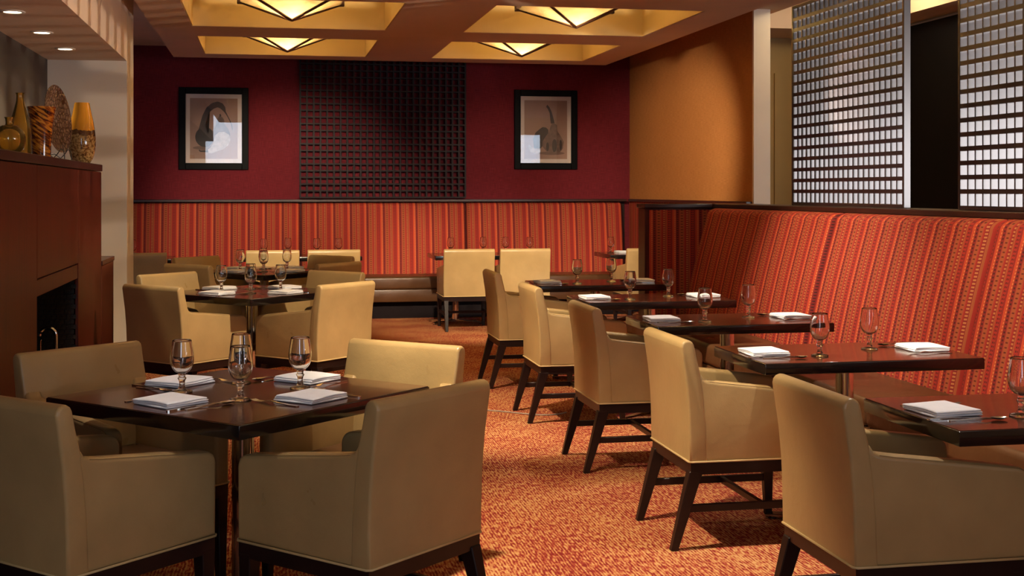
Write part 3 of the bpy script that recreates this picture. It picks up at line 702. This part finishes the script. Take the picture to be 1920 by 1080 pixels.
# ------------------------------------------------------------------ chairs
def make_chair():
    t = thing('armchair', 'x', 'chair', group='tan leather armchairs')
    W2 = 0.265
    def arc(cx, cy, r, a0, a1, n=5): return [(cx + r * math.cos(R(a0 + (a1 - a0) * k / n)), cy + r * math.sin(R(a0 + (a1 - a0) * k / n))) for k in range(n + 1)]
    # backrest profile (y,z), runs rear line up, top round, front line down
    back = [(-0.285, 0.352), (-0.286, 0.45), (-0.290, 0.56), (-0.300, 0.67), (-0.315, 0.77), (-0.321, 0.810)] + arc(-0.293, 0.812, 0.028, 180, 15, 6) + [(-0.256, 0.77), (-0.238, 0.70), (-0.226, 0.62), (-0.215, 0.50), (-0.210, 0.352)]
    bm = bmesh.new(); prism(bm, back[::-1], -W2, W2, bev=0.022, seg=4); finish('backrest', bm, 'leather', t, smooth=55)
    arm = [(-0.26, 0.352), (0.270, 0.352), (0.272, 0.57)] + arc(0.228, 0.578, 0.044, 0, 82, 6) + [(0.15, 0.632), (0.05, 0.645), (-0.06, 0.658), (-0.16, 0.670), (-0.205, 0.677), (-0.222, 0.684), (-0.232, 0.700), (-0.26, 0.700)]
    for s in (-1, 1):
        bm = bmesh.new(); x0, x1 = (s * (W2 - 0.002), s * (W2 - 0.068)); prism(bm, arm, min(x0, x1), max(x0, x1), bev=0.016, seg=4)
        finish('arm', bm, 'leather', t, smooth=50)
    box('seat', (-W2 + .066, W2 - .066, -0.212, 0.262, 0.352, 0.455), 'leather_seat_shaded', t, bev=0.025, seg=4)
    for s in (-1, 1):
        bm = bmesh.new(); tube(bm, [(s * (W2 - .0070), y + .0066, z) for y, z in back[:6]], 0.0016, 5); finish('seam', bm, 'leather_seam', t, smooth=60)
        bm = bmesh.new(); tube(bm, [(s * (W2 - .0068), y - .001, z - .0042) for y, z in arm[6:15]], 0.0014, 5); finish('seam', bm, 'leather_seam', t, smooth=60)
    # welt cord along the lower edge
    bm = bmesh.new(); e = 0.001; q = [(-W2 - e, -0.287), (W2 + e, -0.287), (W2 + e, 0.273), (-W2 - e, 0.273)]
    pts = []
    for i in range(4):
        a, b = q[i], q[(i + 1) % 4]
        for k in (0.02, 0.5, 0.98): pts.append((a[0] + (b[0] - a[0]) * k, a[1] + (b[1] - a[1]) * k, 0.354))
    tube(bm, pts, 0.0038, 6, closed=True); finish('welt', bm, 'leather_welt', t, smooth=60)
    bm = bmesh.new()
    for d in ((-W2 + .006, W2 - .006, -.279, -.245), (-W2 + .006, W2 - .006, .231, .265), (-W2 + .006, -W2 + .04, -.245, .231), (W2 - .04, W2 - .006, -.245, .231)):
        add_box(bm, *d, 0.302, 0.351)
    finish('seat_frame', bm, 'leg_wood', t)
    for s in (-1, 1):
        bm = bmesh.new(); taper(bm, (s * 0.236, -0.255, 0.315), (0.024, 0.028), (s * 0.240, -0.345, 0.0), (0.015, 0.015)); finish('leg', bm, 'leg_wood', t)
        bm = bmesh.new(); taper(bm, (s * 0.236, 0.240, 0.315), (0.024, 0.026), (s * 0.238, 0.248, 0.0), (0.015, 0.015)); finish('leg', bm, 'leg_wood', t)
        box('stretcher', (s * 0.238 - .010, s * 0.238 + .010, -0.30, 0.245, 0.150, 0.180), 'leg_wood', t, bev=0.002, seg=1)
    box('stretcher', (-.228, .228, 0.02, 0.04, 0.152, 0.178), 'leg_wood', t, bev=0.002, seg=1)
    return t
chair0 = make_chair(); chair_used = [False]
def chair(x, y, ang, label):
    """ang: compass of the facing direction, 0 = +y, 90 = +x"""
    if not chair_used[0]:
        chair_used[0] = True; chair0.location = (x, y, 0); chair0.rotation_euler = (0, 0, -R(ang)); chair0['label'] = label; return chair0
    return dup(chair0, (x, y, 0), -R(ang), label)
TC = {'nearest': (-0.08, 4.50), 'middle': (-0.10, 8.98), 'farthest': (-0.02, 11.32)}
chair(-0.53, 4.12, 45, 'tan leather armchair cut by the left edge, seen from behind at the nearest square table')
chair(0.285, 4.04, -43, 'large tan leather armchair showing its back at the nearest square table by the aisle')
chair(-0.51, 4.90, 139, 'tan leather armchair across the nearest square table beside the mahogany cabinet')
chair(0.345, 4.815, -139, 'tan leather armchair across the nearest square table beside the aisle')
for nm in ('middle', 'farthest'):
    cx, cy = TC[nm]; d = 0.40
    chair(cx - d, cy - d, 45, 'tan leather armchair seen from behind on the cabinet side of the %s square table' % nm)
    chair(cx + d, cy - d, -45, 'tan leather armchair seen from behind on the aisle side of the %s square table' % nm)
    chair(cx - d, cy + d, 135, 'tan leather armchair behind the %s square table on the cabinet side' % nm)
    chair(cx + d, cy + d, -135, 'tan leather armchair behind the %s square table on the aisle side' % nm)
ORD = ['nearest', 'second', 'third', 'fourth', 'fifth']
BY = [3.371, 4.826, 6.253, 7.669, 9.08]   # near edge of the five booth tables
for i, y in enumerate(BY):
    chair(1.655 + 0.285, y + 0.31, 90, 'tan leather armchair on the aisle at the %s booth table from the camera' % ORD[i])
for x, y, lab in ((2.04, 13.26, 'tan leather armchair facing the far banquette with its back brightly lit'),
                  (2.625, 13.26, 'tan leather armchair facing the far banquette behind the first aisle chair'),
                  (0.06, 13.38, 'tan leather armchair facing the far banquette behind the goblets of the farthest square table'),
                  (0.67, 13.38, 'tan leather armchair facing the far banquette below the edge of the lattice panel'),
                  (-1.21, 13.05, 'tan leather armchair facing the far banquette half hidden by the plaster column'),
                  (3.93, 13.1, 'tan leather armchair in the far corner half hidden by the booth end panel')):
    chair(x, y, 0, lab)

# ------------------------------------------------------------------ tables
TT = 0.745
def make_table(name, label, sx, sy, loc, rz, group, double=False):
    t = thing(name, label, 'table', loc, rz, group)
    bm = bmesh.new(); fs = add_box(bm, -sx / 2, sx / 2, -sy / 2, sy / 2, TT - 0.047, TT - 0.0015, bev=0.004, seg=2)
    top = finish('table_top', bm, 'table_edge', t, smooth=40)
    box('veneer', (-sx / 2 + .004, sx / 2 - .004, -sy / 2 + .004, sy / 2 - .004, TT - 0.0025, TT), 'table_veneer', top, bev=0.0008, seg=1)
    for cx in ((-sx * .28, sx * .28) if double else (0,)):
        bm = bmesh.new(); lathe(bm, [(0, 0.03), (0.038, 0.03), (0.038, TT - 0.055), (0.09, TT - 0.05), (0.09, TT - 0.0475), (0, TT - 0.0475)], 24, c=(cx, 0)); finish('pedestal', bm, 'chrome', t, smooth=40)
        for a in range(4 if not double else 4):
            ang = R(45 + 90 * a) if sx == sy else (math.atan2(0.22 if a in (0, 1) else -0.22, (0.30 if a in (0, 3) else -0.30)))
            L = 0.36 if sx == sy else 0.34
            c, s = math.cos(ang), math.sin(ang)
            bm = bmesh.new(); taper(bm, (0, 0, 0.034), (0.03, 0.03), (0, 0, 0.032), (0.03, 0.03)); bm.free()
            bm = bmesh.new(); prism(bm, [(0.02, 0.008), (L, 0.008), (L, 0.020), (0.02, 0.038)], -0.028, 0.028, axis='y', bev=0.003, seg=1)
            f = finish('base_foot', bm, 'chrome', t, loc=(cx, 0, 0), rz=ang)
            bm = bmesh.new(); lathe(bm, [(0, 0), (0.02, 0), (0.02, 0.008), (0, 0.008)], 12, c=(L - .03, 0)); finish('glide', bm, 'black_iron', f)
    return t
tabs = {}
for nm in TC:
    tabs[nm] = make_table('square_table', 'dark glossy square table set for four, %s to the camera of the three diagonal ones' % nm, 0.914, 0.914, (*TC[nm], 0), R(45), 'square tables')
TX0, TX1, TD = 1.955, 2.915, 0.60
for i, y in enumerate(BY):
    make_table('booth_table', 'dark glossy booth table set for two, %s from the camera along the booth' % ORD[i], TX1 - TX0, TD, ((TX0 + TX1) / 2, y + TD / 2, 0), 0, 'booth tables')
make_table('banquette_table', 'dark long table at the far banquette behind the two brightly lit chairs', 1.20, 0.68, (2.36, 13.84, 0), 0, 'banquette tables', True)
make_table('banquette_table', 'dark long table at the far banquette beyond the farthest square table', 1.24, 0.68, (0.37, 13.90, 0), 0, 'banquette tables', True)
make_table('banquette_table', 'dark long table at the far banquette partly behind the plaster column', 1.20, 0.68, (-1.55, 13.72, 0), 0, 'banquette tables', True)
make_table('corner_table', 'dark small table in the far corner beside the orange wall', 0.62, 0.70, (3.96, 13.74, 0), 0, 'banquette tables')

# ------------------------------------------------------------------ goblets
def make_goblet():
    t = thing('water_goblet', 'x', 'goblet', group='water goblets')
    outer = smoothprof([(0.010, 0.066), (0.024, 0.072), (0.036, 0.090), (0.0405, 0.112), (0.039, 0.135), (0.0355, 0.158), (0.0325, 0.178)], 22)
    inner = [(max(0.0005, r - 0.0022), z + 0.003 * (1 - k / 22)) for k, (r, z) in enumerate(outer)][::-1]
    bm = bmesh.new(); lathe(bm, [(0, 0.0655)] + outer + [(0.0313, 0.1792)] + inner + [(0, 0.0695)], 28); finish('bowl', bm, 'goblet_bowl', t, smooth=60)
    bm = bmesh.new(); lathe(bm, [(0, 0.0125), (0.014, 0.013), (0.0105, 0.020), (0.0090, 0.030), (0.0105, 0.040), (0.0150, 0.048), (0.0105, 0.055), (0.014, 0.0645), (0, 0.0652)], 20); finish('stem', bm, 'goblet_stem', t, smooth=60)
    bm = bmesh.new(); lathe(bm, [(0, 0), (0.034, 0), (0.0365, 0.0025), (0.035, 0.0055), (0.022, 0.0095), (0, 0.0123)], 28); finish('foot', bm, 'goblet_stem', t, smooth=60)
    return t
gob0 = make_goblet(); gob_used = [False]
def goblet(x, y, label):
    z = TT + 0.0003
    if not gob_used[0]:
        gob_used[0] = True; gob0.location = (x, y, z); gob0['label'] = label; return gob0
    return dup(gob0, (x, y, z), random.random() * 3, label)
# ------------------------------------------------------------------ cutlery and napkins
def strip(bm, pts):
    """pts: (s, half width, z, thickness) along local +y"""
    rings = []
    for s, hw, z, th in pts: rings.append([bm.verts.new(p) for p in ((-hw, s, z), (hw, s, z), (hw, s, z + th), (-hw, s, z + th))])
    for a, b in zip(rings[:-1], rings[1:]):
        for k in range(4): bm.faces.new((a[k], a[(k + 1) % 4], b[(k + 1) % 4], b[k]))
    bm.faces.new(rings[0][::-1]); bm.faces.new(rings[-1])
HAN = [(-0.100, 0.0035, 0.0, 0.003), (-0.097, 0.0075, 0.0, 0.003), (-0.060, 0.0065, 0.0, 0.003), (-0.010, 0.0035, 0.003, 0.003), (0.020, 0.0028, 0.007, 0.003), (0.035, 0.0045, 0.0055, 0.0025)]
def mk_fork():
    t = thing('fork', 'x', 'fork', group='steel forks')
    bm = bmesh.new(); strip(bm, HAN + [(0.045, 0.0105, 0.003, 0.002), (0.058, 0.0115, 0.0018, 0.0018)]); bmesh.ops.recalc_face_normals(bm, faces=bm.faces[:]); finish('handle', bm, 'steel', t, smooth=35)
    for k in range(4):
        x = -0.0095 + k * 0.00633; bm = bmesh.new(); strip(bm, [(0.057, 0.0017, 0.0018, 0.0018), (0.08, 0.0014, 0.0030, 0.0016), (0.099, 0.0008, 0.0070, 0.0012)])
        for v in bm.verts: v.co.x += x
        bmesh.ops.recalc_face_normals(bm, faces=bm.faces[:]); finish('tine', bm, 'steel', t)
    return t
def mk_knife():
    t = thing('knife', 'x', 'knife', group='steel knives')
    bm = bmesh.new(); strip(bm, [(-0.112, 0.004, 0.0, 0.004), (-0.108, 0.0075, 0.0, 0.005), (-0.05, 0.0065, 0.0, 0.005), (0.0, 0.005, 0.001, 0.004)]); bmesh.ops.recalc_face_normals(bm, faces=bm.faces[:]); finish('handle', bm, 'steel', t, smooth=35)
    bm = bmesh.new(); strip(bm, [(0.0, 0.005, 0.002, 0.002), (0.02, 0.0085, 0.002, 0.0015), (0.09, 0.0085, 0.001, 0.0012), (0.108, 0.005, 0.0, 0.001), (0.112, 0.001, 0.0, 0.001)]); bmesh.ops.recalc_face_normals(bm, faces=bm.faces[:]); finish('blade', bm, 'steel', t)
    return t
def mk_spoon():
    t = thing('spoon', 'x', 'spoon', group='steel spoons')
    bm = bmesh.new(); strip(bm, HAN); bmesh.ops.recalc_face_normals(bm, faces=bm.faces[:]); finish('handle', bm, 'steel', t, smooth=35)
    bm = bmesh.new(); n = 16; rows = []
    for k in range(5):
        f = k / 4; row = []
        for i in range(n):
            a = 2 * math.pi * i / n; row.append(bm.verts.new((0.0155 * f * math.cos(a) * (1 - 0.12 * math.sin(a)), 0.062 + 0.029 * f * math.sin(a), 0.0006 + 0.0065 * f * f)))
        rows.append(row)
    bm.faces.new(rows[1])
    for k in range(1, 4):
        for i in range(n): bm.faces.new((rows[k][i], rows[k][(i + 1) % n], rows[k + 1][(i + 1) % n], rows[k + 1][i]))
    for v in rows[0]: bm.verts.remove(v)
    top = bmesh.ops.duplicate(bm, geom=bm.verts[:] + bm.edges[:] + bm.faces[:])
    for g in top['geom']:
        if isinstance(g, bmesh.types.BMVert): g.co.z += 0.0012
    bmesh.ops.recalc_face_normals(bm, faces=bm.faces[:]); finish('spoon_bowl', bm, 'steel', t, smooth=60)
    return t
def mk_napkin(seed):
    rnd = random.Random(seed); bm = bmesh.new()
    zc = 0.0
    for lay, (hx, hy, th) in enumerate(((0.090, 0.083, 0.0085), (0.089, 0.082, 0.0080), (0.088, 0.080, 0.0075))):
        ox, oy, rt, ph = rnd.uniform(-.003, .003), rnd.uniform(-.003, .003), rnd.uniform(-.025, .025), rnd.uniform(0, 6)
        nn = 14; grid = {}; cr, sr = math.cos(rt), math.sin(rt)
        for sgn in (0, 1):
            for i in range(nn + 1):
                for j in range(nn + 1):
                    u, v = -math.cos(math.pi * i / nn), -math.cos(math.pi * j / nn)
                    e = max(abs(u), abs(v)); k = min(1.0, max(0, (e - 0.90) / 0.10)); drop = 0.5 * th * (1 - math.sqrt(max(0, 1 - k * k))) * 0.96
                    wob = 0.0016 * math.sin(2.6 * u + ph) * math.cos(2.1 * v + ph * 2) * (1 if lay else 0)
                    sag = -0.0022 * lay * max(0, e - 0.5)
                    z = zc + (th - drop if sgn else drop) + wob + sag
                    x, y = u * hx * (1 - 0.02 * v * rnd.uniform(-.3, .3)) + 0.002 * math.sin(3 * v + ph), v * hy + 0.002 * math.sin(2.5 * u + ph)
                    if sgn and e > 0.999: x, y = grid[0, i, j].co.x, grid[0, i, j].co.y; grid[1, i, j] = bm.verts.new((x, y, max(0.0, z))); continue
                    grid[sgn, i, j] = bm.verts.new((x * cr - y * sr + ox, x * sr + y * cr + oy, max(0.0, z)))
        for i in range(nn):
            for j in range(nn):
                bm.faces.new([grid[1, a, b] for a, b in ((i, j), (i + 1, j), (i + 1, j + 1), (i, j + 1))])
                bm.faces.new([grid[0, a, b] for a, b in ((i, j + 1), (i + 1, j + 1), (i + 1, j), (i, j))])
        ring = [(i, 0) for i in range(nn)] + [(nn, j) for j in range(nn)] + [(nn - i, nn) for i in range(nn)] + [(0, nn - j) for j in range(nn)]
        for k in range(len(ring)):
            a, b = ring[k], ring[(k + 1) % len(ring)]
            bm.faces.new((grid[0, a[0], a[1]], grid[0, b[0], b[1]], grid[1, b[0], b[1]], grid[1, a[0], a[1]]))
        zc += th * 0.93
    o = finish('folded_napkin', bm, 'napkin_linen', smooth=70)
    return tag(o, 'x', 'napkin', 'folded white napkins')
PROTO = {'fork': mk_fork(), 'knife': mk_knife(), 'spoon': mk_spoon(), 'napkin': mk_napkin(3)}
used = {k: False for k in PROTO}
def put(kind, x, y, rz, label):
    p = PROTO[kind]; z = TT + 0.0003
    if not used[kind]:
        used[kind] = True; p.location = (x, y, z); p.rotation_euler = (0, 0, rz); p['label'] = label; return p
    return dup(p, (x, y, z), rz, label)
def setting(cx, cy, ang, where, kinds=('napkin', 'fork', 'knife', 'spoon'), jit=0.0):
    """ang: compass facing of the diner; cx, cy: napkin centre"""
    f = Vector((math.sin(R(ang)), math.cos(R(ang)))); r = Vector((math.cos(R(ang)), -math.sin(R(ang))))
    rz = -R(ang)
    def at(u, v): p = Vector((cx, cy)) + r * u + f * v; return p.x, p.y
    if 'napkin' in kinds: put('napkin', cx, cy, rz + random.uniform(-.12, .12), 'folded white linen napkin ' + where)
    if 'fork' in kinds: put('fork', *at(-0.132, 0.035), rz + random.uniform(-.22, .05), 'steel fork beside the napkin ' + where)
    if 'knife' in kinds: put('knife', *at(0.114, 0.0), rz + random.uniform(-.05, .05), 'steel knife beside the napkin ' + where)
    if 'spoon' in kinds: put('spoon', *at(0.146, 0.04), rz + random.uniform(-.15, .05), 'steel spoon beside the napkin ' + where)
SQ = [(-1, -1, 45, 'front cabinet side'), (1, -1, -45, 'front aisle side'), (1, 1, -135, 'rear aisle side'), (-1, 1, 135, 'rear cabinet side')]
for nm, (cx, cy) in TC.items():
    for sx, sy, ang, side_ in SQ:
        setting(cx + sx * 0.225, cy + sy * 0.215, ang, 'at the %s of the %s square table' % (side_, nm))
    for dx, dy, ps_ in ((-0.205, 0.02, 'at the cabinet side'), (0.195, 0.03, 'at the aisle side'), (-0.005, -0.185, 'in front'), (-0.01, 0.19, 'at the rear')):
        goblet(cx + dx, cy + dy, 'clear stemmed water goblet %s of the cluster on the %s square table' % (ps_, nm))
for i, y in enumerate(BY):
    setting(2.065, y + 0.29, 90, 'at the aisle end of the %s booth table' % ORD[i])
    setting(2.80, y + 0.31, -90, 'at the cushion end of the %s booth table' % ORD[i])
    goblet(2.27, y + 0.185, 'clear stemmed water goblet nearer the aisle on the %s booth table' % ORD[i])
    goblet(2.58, y + 0.36, 'clear stemmed water goblet nearer the cushion on the %s booth table' % ORD[i])
def gx(px, Y):
    u = (px - 960) / 2400.0; s, c = math.sin(R(10.85)), math.cos(R(10.85)); return Y * (s + u * c) / (c - u * s)
for px, Y, lab in ((845, 13.85, 'above the left brightly lit chair, left of the pair'), (906, 13.95, 'above the left brightly lit chair, right of the pair'), (948, 13.9, 'on the far table in the gap between the brightly lit chairs'), (993, 13.85, 'above the right of the two brightly lit chairs'),
                   (495, 13.9, 'on the far table beyond the farthest square table, leftmost'), (540, 14.05, 'on the far table beyond the farthest square table, second'), (594, 13.9, 'on the far table beyond the farthest square table, third'), (635, 13.9, 'on the far table beyond the farthest square table, rightmost'),
                   (249, 13.85, 'peeking out beside the plaster column'), (1145, 13.75, 'on the small corner table')):
    goblet(gx(px, Y), Y, 'small clear goblet ' + lab)
put('napkin', 3.93, 13.85, 0.1, 'folded white linen napkin on the small corner table')

# ------------------------------------------------------------------ cord on the carpet
bm = bmesh.new(); pts = []
for k in range(41):
    t = k / 40; pts.append((1.05 + 0.85 * t, 7.9 + 0.22 * math.sin(5.2 * t) + 0.35 * t, 0.005))
tube(bm, pts, 0.0045, 6)
tag(finish('power_cord', bm, 'white_cord', smooth=60), 'thin white power cord lying across the carpet by the aisle chairs', 'cord')

# ------------------------------------------------------------------ unseen floor lamp, added to cast lattice stripes on the soffit side
fl = thing('added_floor_lamp', 'unseen slim black floor lamp added in the neighbouring room behind the lattice screens', 'lamp', (4.50, 7.20, 0))
bm = bmesh.new(); lathe(bm, [(0, 0), (0.14, 0), (0.14, 0.012), (0.02, 0.03), (0, 0.03)], 28); finish('base', bm, 'black_iron', fl, smooth=40)
bm = bmesh.new(); tube(bm, [(0, 0, 0.02), (0, 0, 1.78)], 0.011, 10); finish('pole', bm, 'black_iron', fl, smooth=60)
bm = bmesh.new(); lathe(bm, [(0.012, 1.76), (0.05, 1.80), (0.055, 1.86), (0.052, 1.86), (0.046, 1.81), (0.012, 1.775)], 20); finish('lamp_cup', bm, 'black_iron', fl, smooth=50)
light('added_floor_lamp_bulb', 'SPOT', (4.50, 7.20, 1.90), 200, (1.0, 0.80, 0.66), target=(-1.1, 9.4, 2.75), spot_size=R(46), spot_blend=0.5, shadow_soft_size=0.006)
